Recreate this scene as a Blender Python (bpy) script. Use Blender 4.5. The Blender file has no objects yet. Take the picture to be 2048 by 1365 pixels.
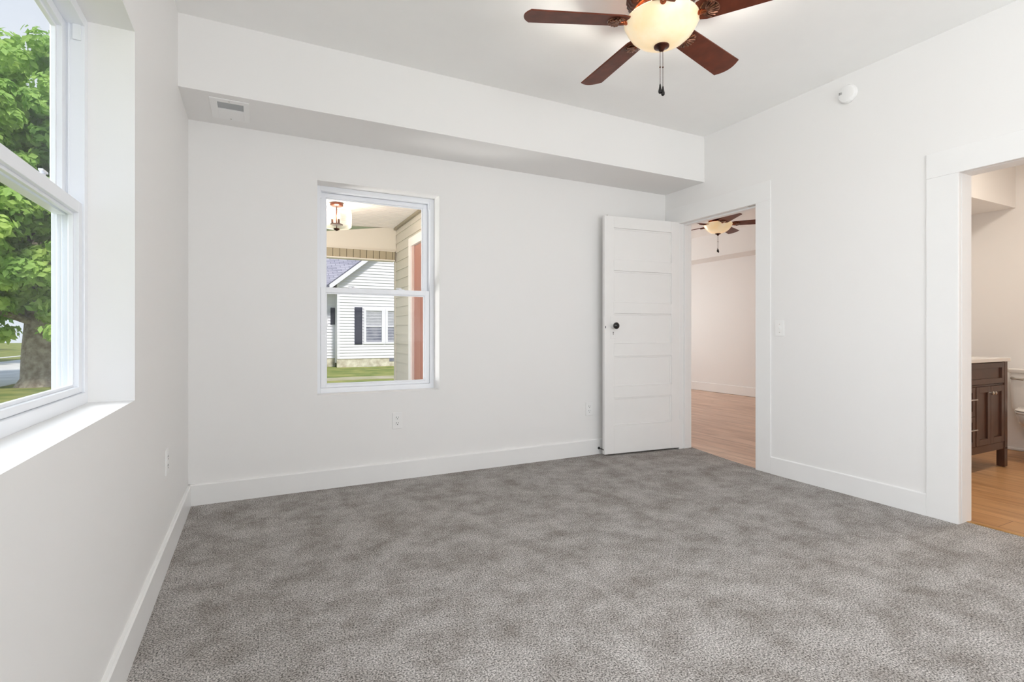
import bpy, bmesh, math, random
from mathutils import Vector, Matrix
random.seed(7)
PI = math.pi
S = bpy.context.scene
COL = S.collection

# ------------------------------------------------------------------ camera
cam_d = bpy.data.cameras.new('camera')
cam = bpy.data.objects.new('camera', cam_d); COL.objects.link(cam)
cam.location = (0, 0, 1.04)
cam.rotation_euler = (PI/2, 0, -math.radians(26.632))
cam_d.sensor_width = 36
cam_d.lens = 36*1025/2048
cam_d.shift_y = -14.5/2048
cam_d.clip_start = 0.02; cam_d.clip_end = 500
S.camera = cam

# ------------------------------------------------------------------ view
S.view_settings.view_transform = 'Standard'
S.view_settings.look = 'None'
S.view_settings.gamma = 1
S.view_settings.use_curve_mapping = False
S.view_settings.exposure = 0.09
S.cycles.max_bounces = 12
S.cycles.diffuse_bounces = 10
S.cycles.transparent_max_bounces = 24
S.cycles.sample_clamp_indirect = 4.0
S.cycles.use_denoising = True

# ------------------------------------------------------------------ world
W = bpy.data.worlds.new('sky'); S.world = W; W.use_nodes = True
nt = W.node_tree; nt.nodes.clear()
o_ = nt.nodes.new('ShaderNodeOutputWorld'); bg = nt.nodes.new('ShaderNodeBackground')
tc = nt.nodes.new('ShaderNodeTexCoord'); sep = nt.nodes.new('ShaderNodeSeparateXYZ')
rmp = nt.nodes.new('ShaderNodeValToRGB'); nz = nt.nodes.new('ShaderNodeTexNoise')
mx = nt.nodes.new('ShaderNodeMixRGB'); r2 = nt.nodes.new('ShaderNodeValToRGB')
nt.links.new(tc.outputs['Generated'], sep.inputs[0]); nt.links.new(sep.outputs['Z'], rmp.inputs[0])
rmp.color_ramp.elements[0].position = 0.0; rmp.color_ramp.elements[0].color = (0.80, 0.88, 0.96, 1)
rmp.color_ramp.elements[1].position = 0.75; rmp.color_ramp.elements[1].color = (0.40, 0.60, 0.92, 1)
nz.inputs['Scale'].default_value = 1.7; nz.inputs['Detail'].default_value = 6
nt.links.new(tc.outputs['Generated'], nz.inputs['Vector'])
r2.color_ramp.elements[0].position = 0.40; r2.color_ramp.elements[1].position = 0.68
nt.links.new(nz.outputs['Fac'], r2.inputs[0]); nt.links.new(r2.outputs['Color'], mx.inputs['Fac'])
nt.links.new(rmp.outputs['Color'], mx.inputs['Color1']); mx.inputs['Color2'].default_value = (0.93, 0.95, 0.98, 1)
nt.links.new(mx.outputs['Color'], bg.inputs['Color']); bg.inputs['Strength'].default_value = .95
nt.links.new(bg.outputs[0], o_.inputs[0])

# ------------------------------------------------------------------ sun, added area fills, next room daylight, bathroom lamp
def light(name, kind, loc, rot=(0, 0, 0), energy=10, color=(1, 1, 1), size=1, sy=None, radius=.05):
    d = bpy.data.lights.new(name, kind); d.energy = energy; d.color = color
    if kind == 'AREA':
        d.shape = 'RECTANGLE'; d.size = size; d.size_y = sy or size
    elif kind == 'SUN': d.angle = math.radians(size)
    else: d.shadow_soft_size = radius
    o = bpy.data.objects.new(name, d); COL.objects.link(o); o.location = loc; o.rotation_euler = rot
    return o
sun = light('sun', 'SUN', (0, 0, 20), (math.radians(40), 0, math.radians(8)), 3.2, (1, .96, .9), 6)
light('fill_rear', 'AREA', (1.75, -1.83, 1.42), (math.radians(130), 0, 0), 64, (.95, .97, 1), 2.1, 1.35)  # added area fill behind the camera, lifts walls and ceiling
light('fill_side', 'AREA', (-.60, -.70, 1.42), (0, math.radians(-95), 0), 54, (.95, .97, 1), 1.3, 1.15)  # added area fill on the unseen left side, brightens the near floor
light('fill_left', 'AREA', (-1.9, 2.05, 2.35), (0, math.radians(-62), math.radians(-22)), 72, (.94, .97, 1), 1.6, 1.4)  # added fill outside the left window, brightens sill and carpet
light('fill_porch', 'AREA', (-.45, 4.6, .75), (0, math.radians(-120), math.radians(-14)), 27, (1, .98, .97), .7, .8)  # added fill under the porch, brightens the window reveal and wing siding
light('daylight_next_room', 'AREA', (5.4, 8.55, 1.5), (math.radians(-90), 0, 0), 46, (.97, .98, 1), 1.8, 1.4)
light('bathroom_lamp', 'AREA', (4.9, 1.2, 2.68), (0, 0, 0), 20, (1, .90, .78), .7, .4)

# ------------------------------------------------------------------ materials
def srgb(r, g, b):
    f = lambda c: (c/255)/12.92 if c/255 <= .04045 else ((c/255+.055)/1.055)**2.4
    return (f(r), f(g), f(b), 1)
def lin(h): return h if len(h) == 4 else (*h, 1)
def mat(name, color, rough=.5, metal=0, noise=None, bump=None, spec=.5, coat=0, emit=None, sheen=0):
    """noise=(scale, amount, color2, detail), bump=(scale, strength, distance)"""
    m = bpy.data.materials.new(name); m.use_nodes = True; t = m.node_tree
    b = t.nodes['Principled BSDF']
    b.inputs['Base Color'].default_value = lin(color); b.inputs['Roughness'].default_value = rough
    b.inputs['Metallic'].default_value = metal; b.inputs['Specular IOR Level'].default_value = spec
    b.inputs['Coat Weight'].default_value = coat; b.inputs['Sheen Weight'].default_value = sheen
    c = t.nodes.new('ShaderNodeTexCoord')
    n = t.nodes.new('ShaderNodeTexNoise'); t.links.new(c.outputs['Object'], n.inputs['Vector'])
    sc, am, c2, de = noise or (9, .12, tuple(v*.93 for v in color[:3]), 3)
    n.inputs['Scale'].default_value = sc; n.inputs['Detail'].default_value = de
    r = t.nodes.new('ShaderNodeValToRGB'); r.color_ramp.elements[0].position = .35; r.color_ramp.elements[1].position = .65
    t.links.new(n.outputs['Fac'], r.inputs[0])
    ml = t.nodes.new('ShaderNodeMath'); ml.operation = 'MULTIPLY'; ml.inputs[1].default_value = am
    t.links.new(r.outputs['Color'], ml.inputs[0])
    x = t.nodes.new('ShaderNodeMixRGB'); x.inputs['Color1'].default_value = lin(color); x.inputs['Color2'].default_value = lin(c2)
    t.links.new(ml.outputs[0], x.inputs['Fac']); t.links.new(x.outputs['Color'], b.inputs['Base Color'])
    if bump:
        n2 = t.nodes.new('ShaderNodeTexNoise'); n2.inputs['Scale'].default_value = bump[0]; n2.inputs['Detail'].default_value = 3
        t.links.new(c.outputs['Object'], n2.inputs['Vector'])
        bp = t.nodes.new('ShaderNodeBump'); bp.inputs['Strength'].default_value = bump[1]; bp.inputs['Distance'].default_value = bump[2]
        t.links.new(n2.outputs['Fac'], bp.inputs['Height']); t.links.new(bp.outputs[0], b.inputs['Normal'])
    if emit:
        b.inputs['Emission Color'].default_value = lin(emit[0]); b.inputs['Emission Strength'].default_value = emit[1]
    return m

WHITE = (.855, .848, .838)
M = {}
M['wall'] = mat('wall_paint', WHITE, .55, noise=(2.5, .05, (.84, .832, .82), 2), bump=(220, .05, .001), spec=.3)
M['ceil'] = mat('ceiling_paint', (.93, .93, .92), .7, bump=(160, .06, .001), spec=.2)
M['trim'] = mat('trim_paint', (.87, .868, .86), .32, bump=(60, .02, .001))
M['door'] = mat('door_paint', (.86, .85, .835), .33, bump=(45, .05, .001))
M['vinyl'] = mat('window_vinyl', (.86, .88, .92), .3)
M['plate'] = mat('wall_plate', (.87, .868, .86), .3)
M['black'] = mat('black_knob', (.012, .01, .01), .18)
M['slot'] = mat('slot_dark', (.02, .02, .02), .6)
M['chrome'] = mat('brushed_nickel', (.55, .53, .50), .28, 1)
M['porcelain'] = mat('porcelain', (.82, .80, .77), .12, coat=.4)
M['walnut'] = mat('fan_blade_wood', srgb(112, 54, 34), .45, spec=.25, noise=(14, .6, srgb(80, 38, 24), 5))
M['bronze'] = mat('aged_bronze', srgb(92, 52, 38), .30, .75, noise=(30, .8, srgb(40, 22, 18), 4))
M['shell'] = mat('burnished_shell', srgb(158, 112, 90), .25, .85, noise=(60, .8, srgb(60, 34, 26), 3))
M['copper'] = mat('copper_bronze', srgb(190, 105, 65), .28, .85, noise=(25, .6, srgb(90, 45, 30), 4))
M['vanity'] = mat('espresso_wood', srgb(84, 56, 42), .35, noise=(8, .5, srgb(66, 42, 32), 5))
M['marble'] = mat('vanity_top_white', (.84, .83, .81), .15)
M['siding_white'] = mat('white_siding', (.82, .80, .87), .6, noise=(1.5, .2, (.74, .76, .82), 4))
M['siding_tan'] = mat('tan_siding', srgb(208, 202, 192), .6, noise=(3, .3, srgb(198, 191, 181), 3))
M['fascia'] = mat('cream_fascia', srgb(232, 225, 214), .6, noise=(2, .3, srgb(226, 218, 206), 3))
M['bead'] = mat('beadboard_paint', (.90, .865, .85), .5)
M['tanmetal'] = mat('tan_metal', srgb(150, 140, 122), .5)
M['reddoor'] = mat('red_porch_door', srgb(176, 124, 112), .4)
M['conc'] = mat('concrete', srgb(232, 230, 226), .9, noise=(1.2, .5, srgb(190, 188, 182), 6))
M['found'] = mat('foundation_stone', srgb(226, 220, 204), .9, noise=(3.5, .8, srgb(170, 158, 138), 7), bump=(6, .5, .03))
M['path'] = mat('path_dirt', srgb(184, 172, 150), .95, noise=(2, .7, srgb(150, 148, 100), 7))
M['grass'] = mat('lawn_grass', srgb(104, 122, 54), .95, noise=(1.4, 1, srgb(158, 156, 88), 9), bump=(30, .6, .05))
M['shutter'] = mat('dark_shutter', srgb(62, 62, 78), .5)
M['darkglass'] = mat('house_window_glass', srgb(112, 114, 132), .15, noise=(2.0, .7, srgb(160, 160, 172), 3))
M['curtain'] = mat('house_curtain', srgb(180, 180, 188), .6, noise=(9, .6, srgb(150, 150, 162), 3))
M['bark'] = mat('tree_bark', srgb(176, 166, 150), .95, noise=(7, .9, srgb(120, 108, 94), 8), bump=(14, .9, .06))
M['leaf'] = mat('leaves', srgb(196, 222, 122), .7, noise=(.9, .9, srgb(132, 180, 88), 6))
M['leafd'] = mat('dark_leaves', srgb(110, 150, 84), .7, noise=(.7, .9, srgb(80, 120, 66), 6))
for k in ('leaf', 'leafd'):       # leaves let light through
    t = M[k].node_tree; b = t.nodes['Principled BSDF']; out = t.nodes['Material Output']
    tr = t.nodes.new('ShaderNodeBsdfTranslucent'); ms = t.nodes.new('ShaderNodeMixShader'); ms.inputs[0].default_value = .4
    src = b.inputs['Base Color'].links[0].from_socket
    t.links.new(src, tr.inputs['Color']); t.links.new(b.outputs[0], ms.inputs[1]); t.links.new(tr.outputs[0], ms.inputs[2]); t.links.new(ms.outputs[0], out.inputs[0])

def mat_glass():
    m = bpy.data.materials.new('window_glass'); m.use_nodes = True; t = m.node_tree; t.nodes.clear()
    o = t.nodes.new('ShaderNodeOutputMaterial'); tr = t.nodes.new('ShaderNodeBsdfTransparent'); g = t.nodes.new('ShaderNodeBsdfGlossy')
    ms = t.nodes.new('ShaderNodeMixShader'); f = t.nodes.new('ShaderNodeMath'); f.operation = 'MULTIPLY_ADD'; f.inputs[1].default_value = .22; f.inputs[2].default_value = .003
    lw = t.nodes.new('ShaderNodeLayerWeight'); pw = t.nodes.new('ShaderNodeMath'); pw.operation = 'POWER'; pw.inputs[1].default_value = 5
    t.links.new(lw.outputs['Facing'], pw.inputs[0]); t.links.new(pw.outputs[0], f.inputs[0])
    tr.inputs[0].default_value = (.985, .985, .985, 1); g.inputs['Roughness'].default_value = .02
    t.links.new(f.outputs[0], ms.inputs[0]); t.links.new(tr.outputs[0], ms.inputs[1]); t.links.new(g.outputs[0], ms.inputs[2]); t.links.new(ms.outputs[0], o.inputs[0])
    return m
M['glass'] = mat_glass()
def mat_shade():
    m = bpy.data.materials.new('seeded_lamp_glass'); m.use_nodes = True; t = m.node_tree; t.nodes.clear()
    o = t.nodes.new('ShaderNodeOutputMaterial'); tr = t.nodes.new('ShaderNodeBsdfTransparent'); g = t.nodes.new('ShaderNodeBsdfPrincipled')
    g.inputs['Roughness'].default_value = .15; g.inputs['Base Color'].default_value = (.85, .84, .82, 1)
    lw = t.nodes.new('ShaderNodeLayerWeight'); lw.inputs[0].default_value = .35; f = t.nodes.new('ShaderNodeMath'); f.operation = 'MULTIPLY_ADD'; f.inputs[1].default_value = .25; f.inputs[2].default_value = .02
    ms = t.nodes.new('ShaderNodeMixShader'); t.links.new(lw.outputs['Facing'], f.inputs[0]); t.links.new(f.outputs[0], ms.inputs[0])
    t.links.new(tr.outputs[0], ms.inputs[1]); t.links.new(g.outputs[0], ms.inputs[2]); t.links.new(ms.outputs[0], o.inputs[0])
    return m
M['shade'] = mat_shade()

def mat_carpet():
    m = bpy.data.materials.new('grey_carpet'); m.use_nodes = True; t = m.node_tree; b = t.nodes['Principled BSDF']
    c = t.nodes.new('ShaderNodeTexCoord'); L = t.links.new
    def nz(s, d, ro=.5):
        n = t.nodes.new('ShaderNodeTexNoise'); n.inputs['Scale'].default_value = s; n.inputs['Detail'].default_value = d; n.inputs['Roughness'].default_value = ro
        L(c.outputs['Object'], n.inputs['Vector']); return n
    def ramp(src, p0, p1, c0, c1):
        r = t.nodes.new('ShaderNodeValToRGB'); r.color_ramp.elements[0].position = p0; r.color_ramp.elements[1].position = p1
        r.color_ramp.elements[0].color = c0; r.color_ramp.elements[1].color = c1; L(src, r.inputs[0]); return r
    fine = nz(170, 3, .75)
    r1 = ramp(fine.outputs['Fac'], .37, .64, (.085, .079, .074, 1), (.86, .82, .79, 1))
    big = nz(5.2, 9, .74)
    rb = ramp(big.outputs['Fac'], .36, .60, (.60, .575, .55, 1), (1.0, 1.0, 1.0, 1))
    x = t.nodes.new('ShaderNodeMixRGB'); x.blend_type = 'MULTIPLY'; x.inputs['Fac'].default_value = 1
    L(r1.outputs['Color'], x.inputs['Color1']); L(rb.outputs['Color'], x.inputs['Color2']); L(x.outputs['Color'], b.inputs['Base Color'])
    b.inputs['Roughness'].default_value = .95; b.inputs['Specular IOR Level'].default_value = .1
    b.inputs['Sheen Weight'].default_value = 0; b.inputs['Sheen Roughness'].default_value = .5
    bp = t.nodes.new('ShaderNodeBump'); bp.inputs['Strength'].default_value = .9; bp.inputs['Distance'].default_value = .006
    L(fine.outputs['Fac'], bp.inputs['Height']); L(bp.outputs[0], b.inputs['Normal'])
    return m
M['carpet'] = mat_carpet()

def mat_planks(name, c1, c2, c3):
    m = bpy.data.materials.new(name); m.use_nodes = True; t = m.node_tree; b = t.nodes['Principled BSDF']; L = t.links.new
    c = t.nodes.new('ShaderNodeTexCoord'); mp = t.nodes.new('ShaderNodeMapping'); mp.inputs['Rotation'].default_value = (0, 0, PI/2)
    L(c.outputs['Object'], mp.inputs['Vector'])
    br = t.nodes.new('ShaderNodeTexBrick'); br.inputs['Scale'].default_value = 1; br.inputs['Brick Width'].default_value = .95
    br.inputs['Row Height'].default_value = .18; br.inputs['Mortar Size'].default_value = .0015
    br.inputs['Color1'].default_value = c1; br.inputs['Color2'].default_value = c2; br.inputs['Mortar'].default_value = c3
    br.offset = .37
    L(mp.outputs[0], br.inputs['Vector'])
    mp2 = t.nodes.new('ShaderNodeMapping'); mp2.inputs['Scale'].default_value = (14, 1.6, 1); L(c.outputs['Object'], mp2.inputs['Vector'])
    n = t.nodes.new('ShaderNodeTexNoise'); n.inputs['Scale'].default_value = 1.2; n.inputs['Detail'].default_value = 6; L(mp2.outputs[0], n.inputs['Vector'])
    r = t.nodes.new('ShaderNodeValToRGB'); r.color_ramp.elements[0].position = .3; r.color_ramp.elements[1].position = .7
    r.color_ramp.elements[0].color = (.68, .62, .58, 1); r.color_ramp.elements[1].color = (1, 1, 1, 1)
    L(n.outputs['Fac'], r.inputs[0])
    x = t.nodes.new('ShaderNodeMixRGB'); x.blend_type = 'MULTIPLY'; x.inputs['Fac'].default_value = 1
    L(br.outputs['Color'], x.inputs['Color1']); L(r.outputs['Color'], x.inputs['Color2']); L(x.outputs['Color'], b.inputs['Base Color'])
    b.inputs['Roughness'].default_value = .38
    return m
M['oak'] = mat_planks('light_oak_planks', srgb(232, 200, 176), srgb(222, 186, 160), srgb(140, 110, 88))
M['oakw'] = mat_planks('warm_oak_planks', srgb(214, 168, 118), srgb(200, 152, 102), srgb(110, 78, 50))

def mat_shingle():
    m = bpy.data.materials.new('grey_shingles'); m.use_nodes = True; t = m.node_tree; b = t.nodes['Principled BSDF']; L = t.links.new
    c = t.nodes.new('ShaderNodeTexCoord'); br = t.nodes.new('ShaderNodeTexBrick'); L(c.outputs['Object'], br.inputs['Vector'])
    br.inputs['Scale'].default_value = 1; br.inputs['Brick Width'].default_value = .45; br.inputs['Row Height'].default_value = .15
    br.inputs['Mortar Size'].default_value = .012
    br.inputs['Color1'].default_value = srgb(176, 172, 182); br.inputs['Color2'].default_value = srgb(150, 148, 160); br.inputs['Mortar'].default_value = srgb(105, 104, 116)
    L(br.outputs['Color'], b.inputs['Base Color']); b.inputs['Roughness'].default_value = .9
    return m
M['shingle'] = mat_shingle()

def mat_bowl():
    m = bpy.data.materials.new('alabaster_bowl_glass'); m.use_nodes = True; t = m.node_tree; t.nodes.clear(); L = t.links.new
    o = t.nodes.new('ShaderNodeOutputMaterial'); c = t.nodes.new('ShaderNodeTexCoord')
    n = t.nodes.new('ShaderNodeTexNoise'); n.inputs['Scale'].default_value = 9; n.inputs['Detail'].default_value = 5; L(c.outputs['Object'], n.inputs['Vector'])
    r = t.nodes.new('ShaderNodeValToRGB'); r.color_ramp.elements[0].position = .3; r.color_ramp.elements[1].position = .75
    r.color_ramp.elements[0].color = (.90, .78, .50, 1); r.color_ramp.elements[1].color = (.98, .90, .72, 1); L(n.outputs['Fac'], r.inputs[0])
    tr = t.nodes.new('ShaderNodeBsdfTranslucent'); di = t.nodes.new('ShaderNodeBsdfPrincipled'); di.inputs['Roughness'].default_value = .25
    em = t.nodes.new('ShaderNodeEmission'); em.inputs['Strength'].default_value = .22
    L(r.outputs[0], tr.inputs[0]); L(r.outputs[0], di.inputs['Base Color']); L(r.outputs[0], em.inputs[0])
    ms = t.nodes.new('ShaderNodeMixShader'); ms.inputs[0].default_value = .955; ad = t.nodes.new('ShaderNodeAddShader')
    L(tr.outputs[0], ms.inputs[1]); L(di.outputs[0], ms.inputs[2]); L(ms.outputs[0], ad.inputs[0]); L(em.outputs[0], ad.inputs[1]); L(ad.outputs[0], o.inputs[0])
    return m
M['bowl'] = mat_bowl()
M['bulb'] = mat('lit_bulb', (1, .8, .5), .3, emit=((1, .62, .28), 7))

# ------------------------------------------------------------------ mesh helpers
class MB:
    def __init__(s): s.bm = bmesh.new()
    def box(s, a, b):
        x0, x1 = sorted((a[0], b[0])); y0, y1 = sorted((a[1], b[1])); z0, z1 = sorted((a[2], b[2]))
        v = [s.bm.verts.new(p) for p in ((x0,y0,z0),(x1,y0,z0),(x1,y1,z0),(x0,y1,z0),(x0,y0,z1),(x1,y0,z1),(x1,y1,z1),(x0,y1,z1))]
        for f in ((0,3,2,1),(4,5,6,7),(0,1,5,4),(1,2,6,5),(2,3,7,6),(3,0,4,7)): s.bm.faces.new([v[i] for i in f])
        return s
    def prism(s, pts, vec):
        """extrude a planar polygon by a vector"""
        a = [s.bm.verts.new(p) for p in pts]; b = [s.bm.verts.new(Vector(p)+Vector(vec)) for p in pts]; n = len(pts)
        s.bm.faces.new(a[::-1]); s.bm.faces.new(b)
        for i in range(n): s.bm.faces.new((a[i], a[(i+1) % n], b[(i+1) % n], b[i]))
        return s
    def lathe(s, prof, n=32, c=(0,0,0), axis='z', caps=True, flute=None):
        rings = []
        for k, (r, h) in enumerate(prof):
            ring = []
            for i in range(n):
                a = 2*PI*i/n; rr = r*(1+(flute(a, k) if flute else 0)); x, y = rr*math.cos(a), rr*math.sin(a)
                p = {'z': (x, y, h), 'y': (x, h, y), 'x': (h, x, y)}[axis]
                ring.append(s.bm.verts.new((p[0]+c[0], p[1]+c[1], p[2]+c[2])))
            rings.append(ring)
        for k in range(len(rings)-1):
            for i in range(n): s.bm.faces.new((rings[k][i], rings[k][(i+1) % n], rings[k+1][(i+1) % n], rings[k+1][i]))
        if caps: s.bm.faces.new(rings[0][::-1]); s.bm.faces.new(rings[-1])
        return s
    def loft(s, rings, n=28, pw=2.0, caps=True):
        """rings of super-ellipses (cx, cy, rx, ry, z)"""
        R = []
        for cx, cy, rx, ry, z in rings:
            ring = []
            for i in range(n):
                a = 2*PI*i/n; ca, sa = math.cos(a), math.sin(a)
                ring.append(s.bm.verts.new((cx+rx*math.copysign(abs(ca)**(2/pw), ca), cy+ry*math.copysign(abs(sa)**(2/pw), sa), z)))
            R.append(ring)
        for k in range(len(R)-1):
            for i in range(n): s.bm.faces.new((R[k][i], R[k][(i+1) % n], R[k+1][(i+1) % n], R[k+1][i]))
        if caps: s.bm.faces.new(R[0][::-1]); s.bm.faces.new(R[-1])
        return s
    def tube(s, pts, rad, n=10):
        pts = [Vector(p) for p in pts]; rads = rad if isinstance(rad, (list, tuple)) else [rad]*len(pts); R = []
        for i, p in enumerate(pts):
            d = (pts[min(i+1, len(pts)-1)]-pts[max(i-1, 0)]).normalized()
            u = d.orthogonal().normalized() if i == 0 else (u-d*u.dot(d)).normalized()
            w = d.cross(u)
            R.append([s.bm.verts.new(p+rads[i]*(math.cos(2*PI*k/n)*u+math.sin(2*PI*k/n)*w)) for k in range(n)])
        for k in range(len(R)-1):
            for i in range(n): s.bm.faces.new((R[k][i], R[k][(i+1) % n], R[k+1][(i+1) % n], R[k+1][i]))
        s.bm.faces.new(R[0][::-1]); s.bm.faces.new(R[-1])
        return s
    def ball(s, c, r, sx=1, sy=1, sz=1, u=14, v=9):
        m = Matrix.Translation(c) @ Matrix.Diagonal((r*sx, r*sy, r*sz, 1))
        bmesh.ops.create_uvsphere(s.bm, u_segments=u, v_segments=v, radius=1, matrix=m); return s
    def build(s, name, m, parent=None, smooth=False, bevel=0, kind=None, label=None, group=None, cat=None):
        bmesh.ops.recalc_face_normals(s.bm, faces=s.bm.faces)
        me = bpy.data.meshes.new(name); s.bm.to_mesh(me); s.bm.free(); me.materials.append(m)
        if smooth:
            for p in me.polygons: p.use_smooth = True
            me.set_sharp_from_angle(angle=math.radians(40))
        o = bpy.data.objects.new(name, me); COL.objects.link(o)
        if parent: o.parent = parent
        if bevel:
            b = o.modifiers.new('bevel', 'BEVEL'); b.width = bevel; b.segments = 2; b.limit_method = 'ANGLE'; b.angle_limit = math.radians(35)
        if kind: o['kind'] = kind
        if label: o['label'] = label
        if group: o['group'] = group
        if cat: o['category'] = cat
        return o
def thing(name, label, cat, loc=(0,0,0), rz=0, group=None, kind=None):
    o = bpy.data.objects.new(name, None); COL.objects.link(o); o.empty_display_size = .1
    o.location = loc; o.rotation_euler = (0, 0, rz)
    if label: o['label'] = label
    if cat: o['category'] = cat
    if group: o['group'] = group
    if kind: o['kind'] = kind
    return o
def kids(o): return [c for c in bpy.data.objects if c.parent == o]
def copy_tree(o, parent=None, label=None):
    c = o.copy(); COL.objects.link(c)
    if parent: c.parent = parent; c.matrix_parent_inverse = o.matrix_parent_inverse
    if label: c['label'] = label
    for k in kids(o): copy_tree(k, c)
    return c
def box(a, b): return MB().box(a, b)
ST = dict(kind='structure')

# ------------------------------------------------------------------ room shell
XL, XR, YB, YR, ZC = -.36, 3.43, 3.64, -1.55, 2.72
XW = XR+.14                                      # far face of the right wall
def wall_y(y0, y1, xa, xb, za, zb, holes):
    """wall normal to y, holes (x0,x1,z0,z1) sorted by x"""
    m = MB(); x = xa
    for (a, b, c, d) in holes:
        m.box((x, y0, za), (a, y1, zb)); m.box((a, y0, za), (b, y1, c)) if c > za else None; m.box((a, y0, d), (b, y1, zb)); x = b
    m.box((x, y0, za), (xb, y1, zb)); return m
def wall_x(x0, x1, ya, yb, za, zb, holes):
    m = MB(); y = ya
    for (a, b, c, d) in holes:
        m.box((x0, y, za), (x1, a, zb)); m.box((x0, a, za), (x1, b, c)) if c > za else None; m.box((x0, a, d), (x1, b, zb)); y = b
    m.box((x0, y, za), (x1, yb, zb)); return m
WB = (.372, 1.222, .627, 2.066)                  # back window opening
WL = (.98, 2.103, .817, 2.053)                   # left window opening (y)
wall_y(YB, YB+.215, XL-.215, XR, -.6, ZC, [WB]).build('wall_back', M['wall'], **ST)
wall_x(XL-.215, XL, YR-.25, YB, -.6, ZC, [(-1.25, -.1, .80, 2.06), WL]).build('wall_left', M['wall'], **ST)
wall_x(XR, XW, YR-.25, 8.3, -.05, ZC, [(.66, 1.425, -.05, 1.94), (2.65, 3.475, -.05, 2.055)]).build('wall_right', M['wall'], **ST)
wall_y(YR-.25, YR, XL, XR, -.6, ZC, [(.7, 2.8, .75, 2.1)]).build('wall_rear', M['wall'], **ST)
box((XL-.5, YR-.5, ZC), (7.9, 8.9, ZC+.2)).build('ceiling', M['ceil'], **ST)
box((XL, 3.175, 2.335), (XR, YB, ZC)).build('ceiling_soffit', M['wall'], **ST)
# carpet floor, running into both doorways
MB().prism([(XL, YR, -.05), (XR, YR, -.05), (XR, .70, -.05), (3.515, .70, -.05), (3.52, 1.405, -.05), (XR, 1.405, -.05), (XR, 2.67, -.05), (3.455, 2.67, -.05), (3.475, 2.86, -.05),
            (3.51, 3.1, -.05), (3.555, 3.33, -.05), (3.575, 3.455, -.05), (XR, 3.455, -.05), (XR, YB, -.05), (XL, YB, -.05)], (0, 0, .05)).build('floor', M['carpet'], **ST)
# next room and bathroom shells
XF = 7.35
box((3.44, 2.56, -.05), (XF, 8.3, -.006)).build('floor', M['oak'], **ST)
box((3.44, -.6, -.05), (6.1, 2.42, -.006)).build('floor', M['oakw'], **ST)
box((XF, 2.4, -.05), (XF+.15, 8.5, ZC)).build('wall_far', M['wall'], **ST)
box((6.9, 2.56, 2.335), (XF, 8.3, ZC)).build('ceiling_soffit', M['wall'], **ST)
wall_y(8.3, 8.5, XW-.14, XF, -.05, ZC, [(4.5, 6.3, .8, 2.15)]).build('wall_north', M['wall'], **ST)
box((XW, 2.417, -.05), (XF, 2.557, ZC)).build('wall_between', M['wall'], **ST)
box((6.1, -.75, -.05), (6.25, 2.417, ZC)).build('wall_bathroom_far', M['wall'], **ST)
box((XW, -.75, -.05), (6.1, -.6, ZC)).build('wall_bathroom_side', M['wall'], **ST)
box((XW, 2.086, 2.171), (6.1, 2.417, ZC)).build('ceiling_soffit', M['wall'], **ST)

# baseboards: a taller board with a small eased top
def bboard(name, a, b, n, h=.128, t=.016, m='trim'):
    """a,b: xy ends along the wall; n: xy normal into the room"""
    prof = [(0, .0), (t, .0), (t, h-.006), (t-.005, h), (0, h)]
    MB().prism([(a[0]+n[0]*p, a[1]+n[1]*p, z) for p, z in prof], (b[0]-a[0], b[1]-a[1], 0)).build(name, M[m], **ST)
bboard('baseboard_left', (XL, YR), (XL, YB), (1, 0))
bboard('baseboard_back', (XL, YB), (XR, YB), (0, -1))
bboard('baseboard_right', (XR, 1.555), (XR, 2.54), (-1, 0), t=.009)
bboard('baseboard_right', (XR, YR), (XR, .51), (-1, 0))
bboard('baseboard_rear', (XR, YR), (XL, YR), (0, 1))
bboard('baseboard_far', (XF, 8.3), (XF, 2.557), (-1, 0), .15)
bboard('baseboard_bathroom', (6.1, 2.417), (6.1, -.6), (-1, 0), .02, .016)

# door casings and jambs
def casing(name, y0, y1, z1, w, wl, wr, groove=False, base_h=None):
    """opening y0..y1 in the right wall, head at z1"""
    t = .008; x0 = XR-t
    r = thing(name, None, None, (XR, (y0+y1)/2, 0), 0, kind='structure')
    def p(nm, mb, bevel=.002): 
        o = mb.build(nm, M['trim'], bevel=bevel); o.parent = r; o.matrix_parent_inverse = Matrix.Translation((-XR, -(y0+y1)/2, 0)); return o
    p('casing', box((x0, y0-wr, 0), (XR, y0, z1)))
    p('casing', box((x0, y1, 0), (XR, y1+wl, z1)))
    p('head_casing', box((x0-.001, y0-wr, z1), (XR, y1+wl, z1+w)))
    xs = [(XR, XW)] if not groove else [(XR, XR+.026), (XR+.033, XW)]
    for a, b in xs:
        p('jamb', box((a, y0-.02, -.002), (b, y0, z1+.02))); p('jamb', box((a, y1, -.002), (b, y1+.02, z1+.02))); p('head_jamb', box((a, y0, z1), (b, y1, z1+.02)))
    if not groove:      # door stop strips
        s0, s1 = XR+.045, XR+.085
        p('stop_strip', box((s0, y1-.012, 0), (s1, y1, z1-.012))); p('stop_strip', box((s0, y0, 0), (s1, y0+.012, z1-.012))); p('stop_strip', box((s0, y0, z1-.012), (s1, y1, z1)))
    return r
t1 = casing('trim_1', 2.67, 3.457, 2.035, .147, .165, .128)
t2 = casing('trim_2', .68, 1.405, 1.92, .14, .15, .15, groove=True)
o = MB().box((XR+.012, 2.69, 2.0325), (XR+.032, 2.755, 2.035)).build('strike_plate', M['chrome'], t1); o.matrix_parent_inverse = Matrix.Translation((-XR, -(2.67+3.457)/2, 0))
o['label'] = 'small metal catch plate under the door head'
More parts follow.
